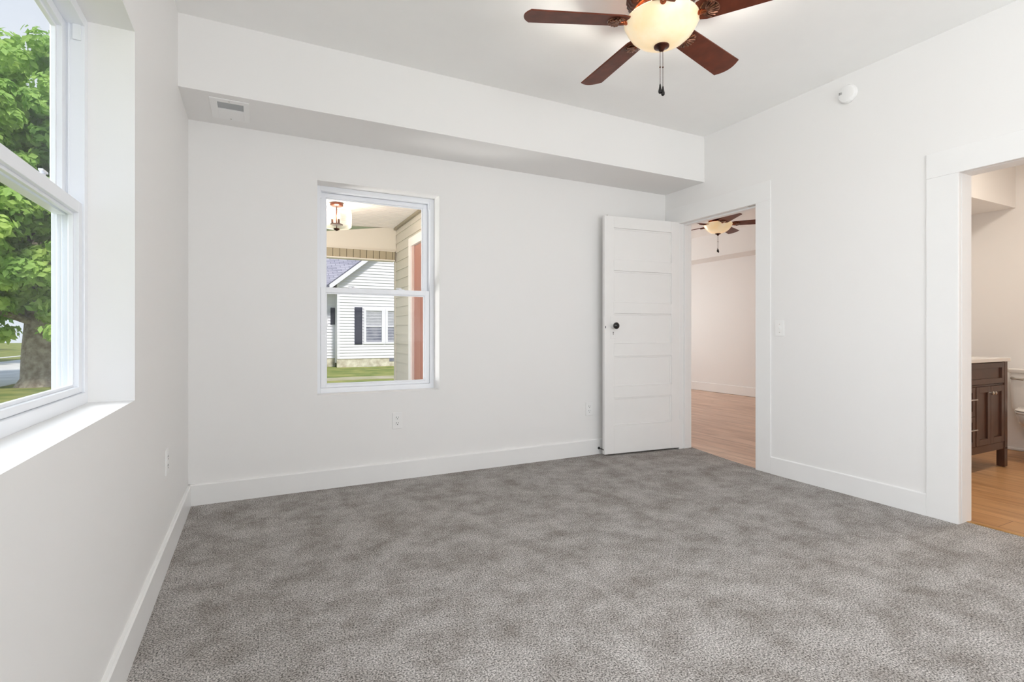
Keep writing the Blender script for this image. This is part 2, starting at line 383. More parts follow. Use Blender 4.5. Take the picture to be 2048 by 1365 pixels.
# metal strip where the bathroom floor meets the carpet
box((3.512, .68, -.006), (3.535, 1.405, .002)).build('trim_3', mat('gold_strip', srgb(205, 160, 95), .3, .6), **ST)
box((3.45, 2.665, -.006), (3.46, 2.67, 0)).build('trim_4', M['trim'], **ST)

# ------------------------------------------------------------------ double hung windows
def sash_window(name, loc, rz, w, h, reveal=.125, locks=True):
    """local X across (left to right seen from inside), Y outwards, Z up; origin at lower left of the wall opening"""
    r = thing(name, None, None, loc, rz, kind='structure')
    y0 = reveal; fw = .033; mid = h/2
    f = MB(); y1 = .208
    f.box((0, y0, 0), (fw, y1, h)).box((w-fw, y0, 0), (w, y1, h)).box((fw, y0, h-fw), (w-fw, y1, h)).box((fw, y0-.004, 0), (w-fw, y1, .036))
    for xx in (fw, w-fw-.004):                  # balance tracks and parting ridge on the jambs
        f.box((xx, y0+.037, .03), (xx+.004, y0+.042, h-.03))
    for xx in (fw, w-fw-.003):                  # ribs of the screen track outside
        f.box((xx, .192, .03), (xx+.003, .196, h-.03)).box((xx, .180, .03), (xx+.003, .183, h*.9))
    f.build('window_frame', M['vinyl'], r, bevel=.0015)
    def sash(nm, ya, yb, z0, z1, st, bot, top):
        m = MB(); a, b = fw+.002, w-fw-.002
        m.box((a, ya, z0), (a+st, yb, z1)).box((b-st, ya, z0), (b, yb, z1)).box((a+st, ya, z0), (b-st, yb, z0+bot)).box((a+st, ya, z1-top), (b-st, yb, z1))
        # glazing bead, set back
        g = .009; c = (ya+yb)/2
        m.box((a+st, c-.002, z0+bot), (a+st+g, yb-.004, z1-top)).box((b-st-g, c-.002, z0+bot), (b-st, yb-.004, z1-top))
        m.box((a+st+g, c-.002, z0+bot), (b-st-g, yb-.004, z0+bot+g)).box((a+st+g, c-.002, z1-top-g), (b-st-g, yb-.004, z1-top))
        o = m.build(nm, M['vinyl'], r, bevel=.0015)
        box((a+st+.002, c+.004, z0+bot+.002), (b-st-.002, c+.008, z1-top-.002)).build('pane', M['glass'], o)
        return o
    lo = sash('lower_sash', y0+.006, y0+.034, .037, mid+.018, .034, .02, .036)
    up = sash('upper_sash', y0+.046, y0+.076, mid-.022, h-fw-.001, .036, .034, .03)
    if locks:
        for fx in (.30, .70):
            k = MB(); x = w*fx; z = mid+.018
            k.box((x-.03, y0+.010, z), (x+.03, y0+.032, z+.006)); k.lathe([(.011, z+.006), (.010, z+.013)], 14, (x, y0+.021, 0))
            k.box((x-.034, y0+.006, z+.010), (x+.004, y0+.016, z+.016))
            k.build('sash_lock', M['vinyl'], lo, bevel=.001)
    b = MB(); b.box((fw, y0+.008, h-fw-.05), (fw+.008, y0+.03, h-fw)).box((w-fw-.008, y0+.008, h-fw-.05), (w-fw, y0+.03, h-fw)); b.build('sash_stop', M['vinyl'], r, bevel=.002)
    return r
sash_window('window_1', (XL, WL[0], WL[2]), PI/2, WL[1]-WL[0], WL[3]-WL[2])
sash_window('window_2', (WB[0], YB, WB[2]), 0, WB[1]-WB[0], WB[3]-WB[2])
sash_window('added_window_3', (XL, -1.25, .80), PI/2, 1.15, 1.26)  # unseen side window, added to let light in
sash_window('added_window_4', (2.8, YR, .75), PI, 1.05, 1.35)  # unseen rear window, added to light the room from behind
sash_window('added_window_5', (1.75, YR, .75), PI, 1.05, 1.35)  # second rear window out of view, added for its light

# ------------------------------------------------------------------ the open five panel door
DW = .784
d1 = thing('door_1', 'white five panel door standing open against the back wall', None, (3.428, 3.457, .014), math.atan2(.0717, -.7808), kind='structure')
leaf = MB(); T = .036; rec = .011; H = 2.032
pan = [(.238, .476), (.574, .834), (.941, 1.201), (1.294, 1.567), (1.660, 1.933)]
sw = .092
leaf.box((0, -T+rec, 0), (DW, -rec, H))
for ya, yb in ((-rec, 0), (-T, -T+rec)):
    leaf.box((0, ya, 0), (sw, yb, H)).box((DW-sw, ya, 0), (DW, yb, H))
    zz = [0]+[v for p in pan for v in p]+[H]
    for i in range(0, len(zz), 2): leaf.box((sw, ya, zz[i]), (DW-sw, yb, zz[i+1]))
leaf.build('door_leaf', M['door'], d1, bevel=.0025)
for za, zb in pan:      # moulded frame round each sunk panel and a faint raised field
    m = MB(); q = .014
    for (a, b) in (((sw, za), (DW-sw, za+q)), ((sw, zb-q), (DW-sw, zb)), ((sw, za+q), (sw+q, zb-q)), ((DW-sw-q, za+q), (DW-sw, zb-q))):
        m.box((a[0], -rec-.001, a[1]), (b[0], -rec+.005, b[1]))
    m.build('panel_moulding', M['door'], d1, bevel=.003)
kx = DW-.083
esc = MB().box((kx-.024, 0, .985), (kx+.024, .003, 1.175)).build('lock_plate', M['door'], d1, bevel=.002)
MB().lathe([(.004, .0028), (.004, .0036)], 12, (kx, 0, 1.038), 'y').box((kx-.002, .0028, 1.017), (kx+.002, .0036, 1.036)).build('keyhole', M['slot'], esc)
MB().lathe([(.026, .003), (.026, .006), (.012, .011), (.010, .03)], 24, (kx, 0, 1.094), 'y').build('knob_rose', M['plate'], d1, smooth=True)
MB().lathe([(.010, .03), (.020, .034), (.027, .044), (.0285, .054), (.024, .062), (.012, .067), (.001, .068)], 28, (kx, 0, 1.094), 'y').build('door_knob', M['black'], d1, smooth=True, label='round black knob')
MB().box((DW-.001, -.028, 1.03), (DW+.002, -.008, 1.17)).build('latch_plate', M['door'], d1)
MB().box((DW-.012, .0, 1.072), (DW-.006, .0012, 1.092)).build('latch_mark', M['slot'], d1)
for z in (.25, 1.0, 1.78):
    MB().lathe([(.007, z), (.007, z+.09)], 12, (-.004, -.002, 0)).build('hinge', M['trim'], d1)
MB().box((DW-.04, -.03, H), (DW-.03, -.012, H+.008)).build('ball_catch', M['chrome'], d1)

# ------------------------------------------------------------------ small wall fittings
def outlet(loc, rz, label, sw=False, group=None):
    """plate on a wall: local Y- is out of the wall"""
    r = thing('light_switch' if sw else 'wall_outlet', label, 'switch' if sw else 'outlet', loc, rz)
    MB().box((-.035, -.006, -.058), (.035, 0, .058)).build('cover_plate', M['plate'], r, bevel=.0025)
    if sw:
        MB().box((-.006, -.015, -.004), (.006, -.006, .014)).build('toggle', M['plate'], r, bevel=.001)
        [MB().lathe([(.003, -.0075), (.003, -.006)], 10, (0, 0, zz), 'y').build('screw', M['chrome'], r) for zz in (.03, -.03)]
        return r
    for zc in (.020, -.020):
        m = MB().loft([(0, 0, .0165, .0165, 0), (0, 0, .0165, .0165, .002)], 24, 3); 
        bmesh.ops.rotate(m.bm, verts=m.bm.verts, cent=(0, 0, 0), matrix=Matrix.Rotation(PI/2, 3, 'X')); bmesh.ops.translate(m.bm, verts=m.bm.verts, vec=(0, -.006, zc))
        f = m.build('receptacle', M['plate'], r)
        MB().box((-.008, -.0088, zc+.000), (-.0055, -.0078, zc+.009)).box((.0055, -.0088, zc+.001), (.008, -.0078, zc+.008)).lathe([(.003, -.0088), (.003, -.0078)], 10, (0, 0, zc-.007), 'y').build('slot', M['slot'], f)
    return r
outlet((.908, YB, .42), 0, 'white wall outlet on the back wall below the window')
outlet((2.565, YB, .395), 0, 'white wall outlet on the back wall just left of the open door')
outlet((XL, 2.775, .46), -PI/2+PI, 'white wall outlet seen edge on, low on the left wall near the corner')
outlet((XR, 2.47, 1.08), -PI/2, 'white light switch on the right wall beside the open doorway', sw=True)

sd = thing('smoke_detector', 'round white smoke detector high on the right wall', 'smoke detector', (XR, 1.985, 2.588))
MB().lathe([(.053, 0), (.058, -.004), (.058, -.014), (.050, -.030), (.040, -.034), (.001, -.035)], 40, axis='x').build('housing', M['plate'], sd, smooth=True)
g = MB()
for i in range(5):
    for j in range(4): g.box((-.0345, .024+i*.004, .002+j*.004), (-.0325, .0265+i*.004, .0045+j*.004))
g.build('sensor_grille', M['slot'], sd)

vt = thing('air_vent', 'white metal air register under the soffit in the left corner', 'vent', (-.128, 3.378, 2.335))
v = MB(); a, b = .097, .146
v.box((-a, -b, -.006), (-a+.036, b, 0)).box((a-.028, -b, -.006), (a, b, 0)).box((-a+.036, -b, -.006), (a-.028, -b+.040, 0)).box((-a+.036, -.01, -.006), (a-.028, b, 0))
v.build('register_frame', M['plate'], vt, bevel=.0015)
MB().box((-a+.032, -b+.036, -.0012), (a-.024, .0, -.0002)).build('damper', mat('vent_damper', srgb(168, 172, 174), .45), vt)
MB().lathe([(.004, -.008), (.004, -.006)], 10, (0, -b+.018, 0)).build('screw', M['chrome'], vt)
MB().lathe([(.004, -.008), (.004, -.006)], 10, (0, b-.02, 0)).build('screw', M['chrome'], vt)

ds = thing('door_stop', 'small black spring door stop on the baseboard behind the door', 'door stop', (2.655, YB-.016, .052))
MB().lathe([(.011, 0), (.011, -.004), (.006, -.008)], 16, axis='y').build('mount', M['black'], ds, smooth=True)
sp = [(.0045*math.cos(k*.9), -.006-.0011*k, .0045*math.sin(k*.9)) for k in range(56)]
MB().tube(sp, .0014, 6).build('spring', M['black'], ds, smooth=True)
MB().lathe([(.007, -.066), (.008, -.070), (.008, -.080), (.004, -.083)], 16, axis='y').build('tip', M['black'], ds, smooth=True)

# ------------------------------------------------------------------ ceiling fans
def make_fan(label, loc, rz):
    r = thing('ceiling_fan', label, 'ceiling fan', loc, rz, 'ceiling fans with bowl lights')
    fl = lambda a, k: .03*math.cos(36*a) if 1 < k < 5 else 0
    h = MB().lathe([(.085, 0), (.11, -.006), (.13, -.03), (.158, -.065), (.160, -.09), (.145, -.115), (.120, -.128), (.120, -.140), (.09, -.150), (.06, -.155)], 144, flute=fl).build('motor_housing', M['bronze'], r, smooth=True)
    MB().lathe([(.121, -.127), (.130, -.130), (.130, -.137), (.121, -.140)], 72).build('trim_ring', M['copper'], h, smooth=True)
    MB().lathe([(.060, -.150), (.085, -.158), (.092, -.168), (.092, -.182), (.118, -.188), (.120, -.194), (.06, -.196)], 48).build('light_fitter', M['copper'], r, smooth=True)
    for i in range(3):
        a = 2*PI*i/3+.4; MB().ball((.126*math.cos(a), .126*math.sin(a), -.186), .007).build('thumb_screw', M['copper'], r, smooth=True)
    # glass bowl: outer and inner skin
    out = [(.172, -.190), (.1745, -.196), (.170, -.206), (.160, -.226), (.142, -.254), (.114, -.279), (.080, -.297), (.045, -.306), (.014, -.309)]
    inn = [(max(q-.004, .010), z+.005) for q, z in out[::-1]]
    MB().lathe(out+inn, 72, caps=False).build('glass_bowl', M['bowl'], r, smooth=True)
    MB().lathe([(.004, -.303), (.026, -.306), (.036, -.310), (.035, -.315), (.022, -.320), (.014, -.326), (.012, -.331), (.005, -.335)], 36).build('finial', M['bronze'], r, smooth=True)
    for i, (dx, dy, L) in enumerate(((-.006, .003, .185), (.006, -.003, .195))):
        ch = MB().tube([(dx, dy, -.325), (dx, dy, -.325-L)], .0011, 6)
        for k in range(0, 44): 
            ch.ball((dx, dy, -.328-k*L/45), .0017, u=6, v=4)
        ch.ball((dx, dy, -.41), .004, u=8, v=6)
        c = ch.build('pull_chain', M['bronze'], r, smooth=True)
        MB().lathe([(.001, -.325-L+.022), (.0035, -.325-L+.016), (.0055, -.325-L), (.009, -.325-L-.014), (.008, -.325-L-.022), (.001, -.325-L-.028)], 16, (dx, dy, 0)).build('pull_knob', M['black'], c, smooth=True)
    # blades
    bl0 = None
    for i in range(5):
        a = math.radians(158)-i*2*PI/5
        if bl0 is None:
            m = MB(); pts = []; r0, r1 = .165, .655
            top = [(r0, -.052), (r0+.03, -.060), (r1-.03, -.072)]
            arc = [(r1-.03+.045*math.cos(t), .072*math.sin(t)) for t in [(-PI/2+PI*k/12) for k in range(1, 12)]]
            poly = [(r0, -.050), (r0+.03, -.060), (r1-.022, -.072)]+[(r1-.022+.026*(1-(q/6)**2), .068*q/6) for q in range(-6, 7)]+[(r1-.022, .072), (r0+.03, .060), (r0, .050)]
            m.prism([(x, y, -.0035) for x, y in poly], (0, 0, .007))
            bl0 = m.build('fan_blade', M['walnut'], r, bevel=.0015); bl0.location = (0, 0, -.197)
            bl = bl0
            # scallop shell iron: ribs fanning out
            s = MB(); n = 9
            for k in range(n):
                t = math.radians(-78+156*k/(n-1)); c, sn = math.cos(t), math.sin(t)
                s.tube([(.200, 0, -.010), (.200+.030*c, .030*sn, -.013), (.200+.052*c+.006, .047*sn, -.009)], [.003, .0045, .006], 7)
            s.loft([(.218, 0, .040, .045, -.0085), (.218, 0, .043, .049, -.0055), (.218, 0, .041, .047, -.0036)], 32)
            sh = s.build('blade_shell', M['shell'], bl0, smooth=True)
            q = MB().tube([(.10, 0, .040), (.125, 0, .030), (.150, 0, .004), (.168, 0, -.009), (.205, 0, -.010)], [.012, .010, .008, .008, .010], 10)
            for xx in (.176, .186): q.tube([(xx-.002, 0, -.006), (xx+.002, 0, -.009)], .014, 14)
            q.build('blade_arm', M['copper'], bl0, smooth=True)
        else:
            bl = bl0.copy(); COL.objects.link(bl); bl.parent = r
            for ch in kids(bl0):
                c = ch.copy(); COL.objects.link(c); c.parent = bl
        bl.rotation_euler = Matrix.Rotation(a, 3, 'Z').to_4x4().to_3x3().to_euler() if 0 else (Matrix.Rotation(a, 3, 'Z') @ Matrix.Rotation(math.radians(-12), 3, 'X')).to_euler()
    return r
fan = make_fan('dark wood five blade ceiling fan with lit bowl, hanging in the near room', (1.73, 1.862, ZC), 0)
fan2 = copy_tree(fan, label='ceiling fan with lit bowl seen small through the open doorway')
fan2.location = (5.56, 4.915, ZC); fan2.rotation_euler = (0, 0, math.radians(9)); fan2.scale = (1.06, 1.06, 1.08)
light('fan_bulbs', 'POINT', (1.73, 1.862, ZC-.225), energy=84, color=(1, .93, .83), radius=.045)
light('fan_bulbs', 'POINT', (5.56, 4.915, ZC-.225), energy=14, color=(1, .90, .76), radius=.035)

# ------------------------------------------------------------------ bathroom vanity
va = thing('bathroom_vanity', 'dark brown shaker vanity with white top seen through the right doorway', 'vanity', (4.83, 1.86, 0))
x0, x1 = -.46, .46; D_ = .54
MB().box((x0+.04, .015, .15), (x1-.002, D_, .822)).build('carcass', M['vanity'], va)
fr = MB().box((x0, 0, .14), (x0+.04, .05, .822)).box((x1-.045, -.004, .14), (x1, .05, .822)).box((x0+.04, .002, .14), (x1-.045, .02, .195)).box((x0+.04, .004, .642), (x1-.045, .02, .655)).box((-.052, .002, .195), (-.036, .02, .642))
fr.build('face_frame', M['vanity'], va, bevel=.001)
for (lx, ly) in ((x0, 0), (x1-.05, -.004), (x0, D_-.05), (x1-.05, D_-.05)):
    MB().box((lx, ly, 0), (lx+.05, ly+.05, .15)).build('leg', M['vanity'], va, bevel=.001)
def shaker(nm, a, b, za, zb, st=.045, par=va):
    m = MB(); y = -.002
    m.box((a, y, za), (a+st, y+.018, zb)).box((b-st, y, za), (b, y+.018, zb)).box((a+st, y, za), (b-st, y+.018, za+st)).box((a+st, y, zb-st), (b-st, y+.018, zb)).box((a+st, y+.012, za+st), (b-st, y+.018, zb-st))
    return m.build(nm, M['vanity'], par, bevel=.001)
shaker('top_panel', x0+.042, x1-.047, .658, .816, .038)
for za, zb in ((.425, .640), (.198, .420)):
    d = shaker('drawer', x0+.042, -.054, za, zb, .038)
    xm = (x0-.012)/2; zc = (za+zb)/2+.02
    MB().tube([(xm-.07, -.022, zc), (xm+.165, -.022, zc)], .005, 10).tube([(xm-.05, -.002, zc), (xm-.05, -.022, zc)], .004, 8).tube([(xm+.145, -.002, zc), (xm+.145, -.022, zc)], .004, 8).build('bar_pull', M['chrome'], d, smooth=True)
for a, b, kx_ in ((-.034, .188, .168), (.192, .413, .212)):
    d = shaker('cabinet_door', a, b, .198, .640, .045)
    MB().lathe([(.006, -.002), (.005, -.014), (.013, -.018), (.014, -.026), (.008, -.031)], 16, (kx_, 0, .590), 'y').build('knob', M['chrome'], d, smooth=True)
MB().box((x0-.012, -.020, .824), (x1+.012, D_+.014, .852)).build('countertop', M['marble'], va, bevel=.003, label='white countertop')

# ------------------------------------------------------------------ toilet
to = thing('toilet', 'white toilet beside the vanity, partly cut by the photo edge', 'toilet', (6.09, 1.755, 0))
MB().loft([(-.115, .03, .095, .24, .37), (-.115, .03, .10, .266, .40), (-.112, .03, .098, .278, .70)], 40, 7).build('tank', M['porcelain'], to, smooth=True)
MB().loft([(-.112, .03, .108, .287, .702), (-.112, .03, .112, .291, .712), (-.112, .03, .112, .291, .730), (-.112, .03, .104, .284, .738)], 40, 7).build('tank_lid', M['porcelain'], to, smooth=True)
MB().loft([(-.32, 0, .24, .105, 0), (-.32, 0, .235, .10, .02), (-.30, 0, .20, .085, .05), (-.29, 0, .185, .080, .14), (-.31, 0, .20, .088, .20), (-.36, 0, .215, .115, .26), (-.40, 0, .225, .15, .32), (-.41, 0, .23, .165, .375), (-.41, 0, .228, .165, .392)], 40, 2.3).build('bowl', M['porcelain'], to, smooth=True)
MB().loft([(-.19, 0, .10, .12, .30), (-.19, 0, .11, .19, .36), (-.19, 0, .11, .20, .39)], 32, 4).build('tank_shelf', M['porcelain'], to, smooth=True)
MB().tube([(-.12, .082, .05), (-.22, .095, .12), (-.30, .085, .20), (-.24, .088, .27), (-.15, .085, .30)], [.03, .04, .042, .036, .02], 12).build('trapway', M['porcelain'], to, smooth=True)
MB().loft([(-.415, 0, .222, .168, .394), (-.415, 0, .228, .172, .400), (-.415, 0, .226, .170, .410)], 40, 2.2).build('seat', M['porcelain'], to, smooth=True)
MB().loft([(-.415, 0, .222, .168, .413), (-.415, 0, .226, .170, .420), (-.415, 0, .208, .156, .432)], 40, 2.2).build('seat_lid', M['porcelain'], to, smooth=True)
MB().lathe([(.012, -.228), (.012, -.207)], 16, (0, .272, .655), 'x').tube([(-.226, .276, .655), (-.232, .24, .652), (-.236, .195, .648)], [.007, .007, .010], 10).build('flush_lever', M['chrome'], to, smooth=True)

# ================================================================== outside
# porch wing wall with lap siding
def lap(ya, yb, x, z0, z1, e, d, holes=()):
    """lap siding on a plane x=const facing -x, rows of exposure e, real sawtooth profile"""
    m = MB(); z = z0
    while z < z1-1e-6:
        t = min(z+e, z1); segs = [(ya, yb)]
        for (ha, hb, hc, hd) in holes:
            if z < hd and t > hc:
                segs = [s for (a, b) in segs for s in ((a, min(b, ha)), (max(a, hb), b)) if s[1] > s[0]+1e-4]
        for a, b in segs: m.prism([(x, a, z), (x-d, a, z), (x-d*.15, a, t), (x, a, t)], (0, b-a, 0))
        z = t
    return m
def lap_y(xa, xb, y, z0, z1, e, d, clip=None):
    """lap siding facing -y; clip(z) -> (xa, xb)"""
    m = MB(); z = z0
    while z < z1-1e-6:
        t = min(z+e, z1); a, b = clip((z+t)/2) if clip else (xa, xb)
        if b > a: m.prism([(a, y, z), (a, y-d, z), (a, y-d*.15, t), (a, y, t)], (b-a, 0, 0))
        z = t
    return m
WX = 1.63; PE = 6.66
wing = thing('wall_porch_wing', None, None, (WX, 5.2, -.6), 0, kind='structure')
def at(o, par): 
    o.parent = par; o.matrix_parent_inverse = Matrix.Translation([-c for c in par.location]); return o
at(box((WX+.012, 3.89, -.6), (WX+.15, PE, 2.72)).build('sheathing', M['siding_tan']), wing)
at(lap(3.89, PE-.03, WX+.012, -.6, 2.5, .1165, .016, [(4.75, 5.90, -.2, 2.16)]).build('lap_siding', M['siding_tan']), wing)
at(box((WX-.010, PE-.045, -.6), (WX+.16, PE+.012, 2.5)).build('corner_post', M['siding_tan'], bevel=.004), wing)
box((WX+.15, PE-.15, -.6), (3.43, PE, 2.72)).build('wall_wing_front', M['siding_tan'], **ST)
pd = thing('porch_door', 'red door in a white frame on the tan wing wall outside the back window', 'door', (WX, 5.3, -.10))
at(box((WX-.028, 5.80, -.10), (WX+.012, 5.90, 2.15)).build('frame_casing', M['bead']), pd)
at(box((WX-.028, 4.76, -.10), (WX+.012, 4.86, 2.15)).build('frame_casing', M['bead']), pd)
at(box((WX-.028, 4.86, 2.05), (WX+.012, 5.80, 2.15)).build('frame_head', M['bead']), pd)
at(box((WX-.012, 5.72, -.10), (WX+.010, 5.80, 2.05)).build('jamb', mat('pink_jamb', srgb(208, 180, 172), .5)), pd)
at(MB().box((WX-.004, 4.86, -.08), (WX+.008, 5.72, 2.04)).box((WX-.010, 5.46, .1), (WX-.003, 5.60, 1.9)).build('door_panel', M['reddoor'], bevel=.002), pd)

# porch floor, sloped beadboard ceiling and front beam
box((XL-.25, 3.89, -.25), (WX, PE+.1, -.10)).build('porch_floor', M['conc'], **ST)
sl = (2.417-2.264)/(1.636-.774)     # ceiling falls to the left
def zc_(x): return 2.405-(WX-x)*sl*.55
pc = MB(); y = 3.89; xa, xb = XL-.25, WX+.0
za, zb = 2.405-(WX-xa)*.02, 2.405
k = 0
while y < PE:
    t = min(y+.075, PE)
    pc.prism([(xa, y+.012, za), (xa, t, za), (xa, t, za+.02), (xa, y+.012, za+.02)], (xb-xa, 0, zb-za)); y += .075
pc.prism([(xa, 3.89, za+.012), (xa, PE, za+.012), (xa, PE, za+.14), (xa, 3.89, za+.14)], (xb-xa, 0, zb-za))
pc.build('porch_ceiling', M['bead'], **ST)
MB().prism([(WX-.03, 3.89, 2.375), (WX-.0, 3.89, 2.375), (WX-.0, 3.89, 2.41), (WX-.03, 3.89, 2.41)], (0, PE-3.89, 0)).build('trim_5', M['tanmetal'], **ST)
bm_ = MB()
bm_.prism([(XL-.25, PE-.06, 2.10), (WX, PE-.06, 2.10), (WX, PE-.06, 2.425), (.40, PE-.06, 2.235), (XL-.25, PE-.06, 2.235)], (0, .08, 0))
bm_.build('porch_beam', M['fascia'], **ST)
v = MB(); x = XL-.25
while x < WX-.02:
    v.box((x+.006, PE-.078, 1.988), (min(x+.081, WX-.02), PE-.062, 2.10)); x += .081
v.build('porch_beam_siding', mat('beam_siding', srgb(176, 164, 140), .6), **ST)
MB().box((XL-.25, PE-.060, 1.985), (WX-.02, PE+.02, 2.10)).build('porch_beam_core', mat('beam_core', srgb(110, 100, 84), .7), **ST)
MB().box((XL-.25, PE-.085, 2.094), (WX-.02, PE-.055, 2.104)).box((XL-.25, PE-.09, 1.972), (WX-.02, PE+.03, 1.990)).build('trim_6', M['fascia'], **ST)

# porch light: clear glass drum with candle bulbs
def zce(x): return 2.405-(WX-x)*.02
pl = thing('porch_light', 'bronze porch light with clear glass drum and lit candle bulbs', 'light', (.752, 5.53, zce(.752)))
MB().lathe([(.060, 0), (.066, -.006), (.066, -.028), (.055, -.034), (.012, -.036)], 32).build('canopy', M['bronze'], pl, smooth=True)
MB().lathe([(.006, -.034), (.006, -.235)], 12).build('stem', M['bronze'], pl)
MB().lathe([(.062, -.218), (.062, -.228)], 32).lathe([(.03, -.262), (.03, -.272), (.012, -.284), (.003, -.288)], 24).lathe([(.005, -.228), (.005, -.265)], 10).build('socket_plate', M['bronze'], pl, smooth=True)
out = [(.02, -.250), (.135, -.252), (.148, -.240), (.150, -.12), (.146, -.085), (.130, -.062), (.11, -.052)]
MB().lathe(out+[(q-.003, z+(.003 if i < 2 else 0)) for i, (q, z) in list(enumerate(out))[::-1]], 48, caps=False).build('glass_shade', M['shade'], pl, smooth=True)
for i in range(3):
    a = 2*PI*i/3+.9; cx, cy = .042*math.cos(a), .042*math.sin(a)
    s = MB().lathe([(.010, -.218), (.010, -.170)], 14, (cx, cy, 0)).build('candle_sleeve', M['bronze'], pl)
    MB().lathe([(.006, -.170), (.013, -.155), (.016, -.138), (.012, -.115), (.005, -.098), (.001, -.090)], 16, (cx, cy, 0)).build('bulb', M['bulb'], pl, smooth=True)
light('porch_bulbs', 'POINT', (.752, 5.53, 2.25), energy=20, color=(1, .84, .68), radius=.03)

# ground, street, walk
GZ = -.60
MB().box((-80, -20, GZ-.2), (80, 120, GZ)).build('ground', M['grass'], **ST)
box((-13.1, -20, GZ), (-7.0, 120, GZ+.02)).build('street', M['conc'], **ST)
box((-15.6, -20, GZ), (-15.1, 120, GZ+.02)).build('sidewalk', M['conc'], **ST)
MB().prism([(-4, 18.7, GZ), (18, 18.7, GZ), (18, 19.9, GZ), (-4, 19.9, GZ)], (0, 0, .015)).build('garden_path', M['path'], **ST)

# neighbour's house: gabled front block and a set back wing, one thing
nh = thing('neighbour_house', 'white sided house with grey roof and dark shutters across the lawn', 'house', (6, 26, GZ))
HX0, HX1 = 3.575, 11.9; RX = (HX0+HX1)/2; EZ = 3.62; SLP = .81; HY = 26
def gclip(z):
    if z < EZ: return (HX0, HX1)
    k = (z-EZ)/SLP; return (HX0+k, HX1-k)
RZ = EZ+(RX-HX0)*SLP
P = lambda nm, mb, m, **k: at(mb.build(nm, M[m] if isinstance(m, str) else m, **k), nh)
fw_ = lap_y(HX0, HX1, HY, -.18, RZ, .145, .045, gclip); fw_.prism([(HX0, HY, GZ+.2), (HX1, HY, GZ+.2), (HX1, HY, EZ), (RX, HY, RZ), (HX0, HY, EZ)], (0, .2, 0)).box((HX0, HY+.2, GZ+.2), (HX0+.15, HY+9, EZ)).box((HX1-.15, HY+.2, GZ+.2), (HX1, HY+9, EZ))
P('front_wall', fw_, 'siding_white')
P('side_wing_wall', lap_y(-5.5, HX0, HY+.9, -.18, 3.35, .145, .045).box((-5.5, HY+.9, GZ+.2), (HX0, HY+1.1, 3.35)), 'siding_white')
P('foundation', MB().box((HX0-.02, HY-.015, GZ), (HX1+.02, HY+.2, -.18)).box((-5.5, HY+.88, GZ), (HX0, HY+1.1, -.18)), 'found')
P('foundation_vent', MB().box((6.08, HY-.03, -.36), (6.5, HY-.01, -.2)), 'darkglass')
P('corner_board', MB().box((HX0-.02, HY-.035, -.18), (HX0+.10, HY, EZ)), 'siding_white')
def roofp(pts, vec): return MB().prism(pts, vec)
ov = .42
r1_ = roofp([(HX0-ov, HY-.35, EZ-ov*SLP), (RX, HY-.35, RZ), (RX, HY-.35, RZ+.16), (HX0-ov, HY-.35, EZ-ov*SLP+.16)], (0, 9.6, 0))
r1_.prism([(HX1+ov, HY-.35, EZ-ov*SLP), (RX, HY-.35, RZ), (RX, HY-.35, RZ+.16), (HX1+ov, HY-.35, EZ-ov*SLP+.16)], (0, 9.6, 0))
P('gable_roof', r1_, 'shingle')
rb = MB(); w_ = .26
for sx, xe in ((1, HX0-ov), (-1, HX1+ov)):
    rb.prism([(xe, HY-.40, EZ-ov*SLP-w_+.12), (RX, HY-.40, RZ-w_+.12), (RX, HY-.40, RZ+.10), (xe, HY-.40, EZ-ov*SLP+.10)], (0, .05, 0))
P('rake_board', rb, 'siding_white')
# wing roof rises away from the street
P('wing_roof', MB().prism([(-5.9, HY+.45, 3.20), (-5.9, HY+5.2, 6.6), (-5.9, HY+9.8, 3.2), (-5.9, HY+5.2, 6.4)], (HX0+5.9+2.2, 0, 0)), 'shingle')
P('wing_eave', MB().box((-5.9, HY+.40, 3.02), (HX0, HY+.95, 3.20)), 'siding_white')
def hwin(xa, xb, za, zb, y, cur):
    f = MB(); b = .11
    f.box((xa-b, y-.06, za-b), (xa, y, zb+b)).box((xb, y-.06, za-b), (xb+b, y, zb+b)).box((xa, y-.06, zb), (xb, y, zb+b)).box((xa, y-.06, za-b), (xb, y, za)).box((xa, y-.05, (za+zb)/2-.03), (xb, y, (za+zb)/2+.03))
    o = P('window', f, 'siding_white')
    pn = at(MB().box((xa, y-.022, za), (xb, y-.01, (za+zb)/2-.03)).build('pane', M['darkglass']), nh); pn.parent = o; pn.matrix_parent_inverse = Matrix.Identity(4); pn.location = (0, 0, 0)
    pc2 = MB().box((xa, y-.022, (za+zb)/2+.03), (xb, y-.01, zb)).build('pane', M['curtain'] if cur else M['darkglass'], o)
hwin(4.92, 5.69, .64, 2.19, HY-.02, True); hwin(5.99, 6.76, .64, 2.19, HY-.02, True)
P('window_mullion', MB().box((5.69, HY-.05, .53), (5.99, HY-.0, 2.30)), 'siding_white')
for (sa, sb, sz0, sz1, sy) in ((4.37, 4.74, .52, 2.35, HY-.02), (6.93, 7.30, .52, 2.35, HY-.02), (3.36, 3.58, 1.50, 2.34, HY+.88)):
    m = MB().box((sa, sy-.045, sz0), (sb, sy, sz1)); n = 12
    for k in range(n): m.box((sa+.04, sy-.06, sz0+.05+k*(sz1-sz0-.1)/n), (sb-.04, sy-.045, sz0+.05+(k+.6)*(sz1-sz0-.1)/n))
    P('shutter', m, 'shutter')
hwin(2.35, 3.12, 1.60, 2.25, HY+.88, False)

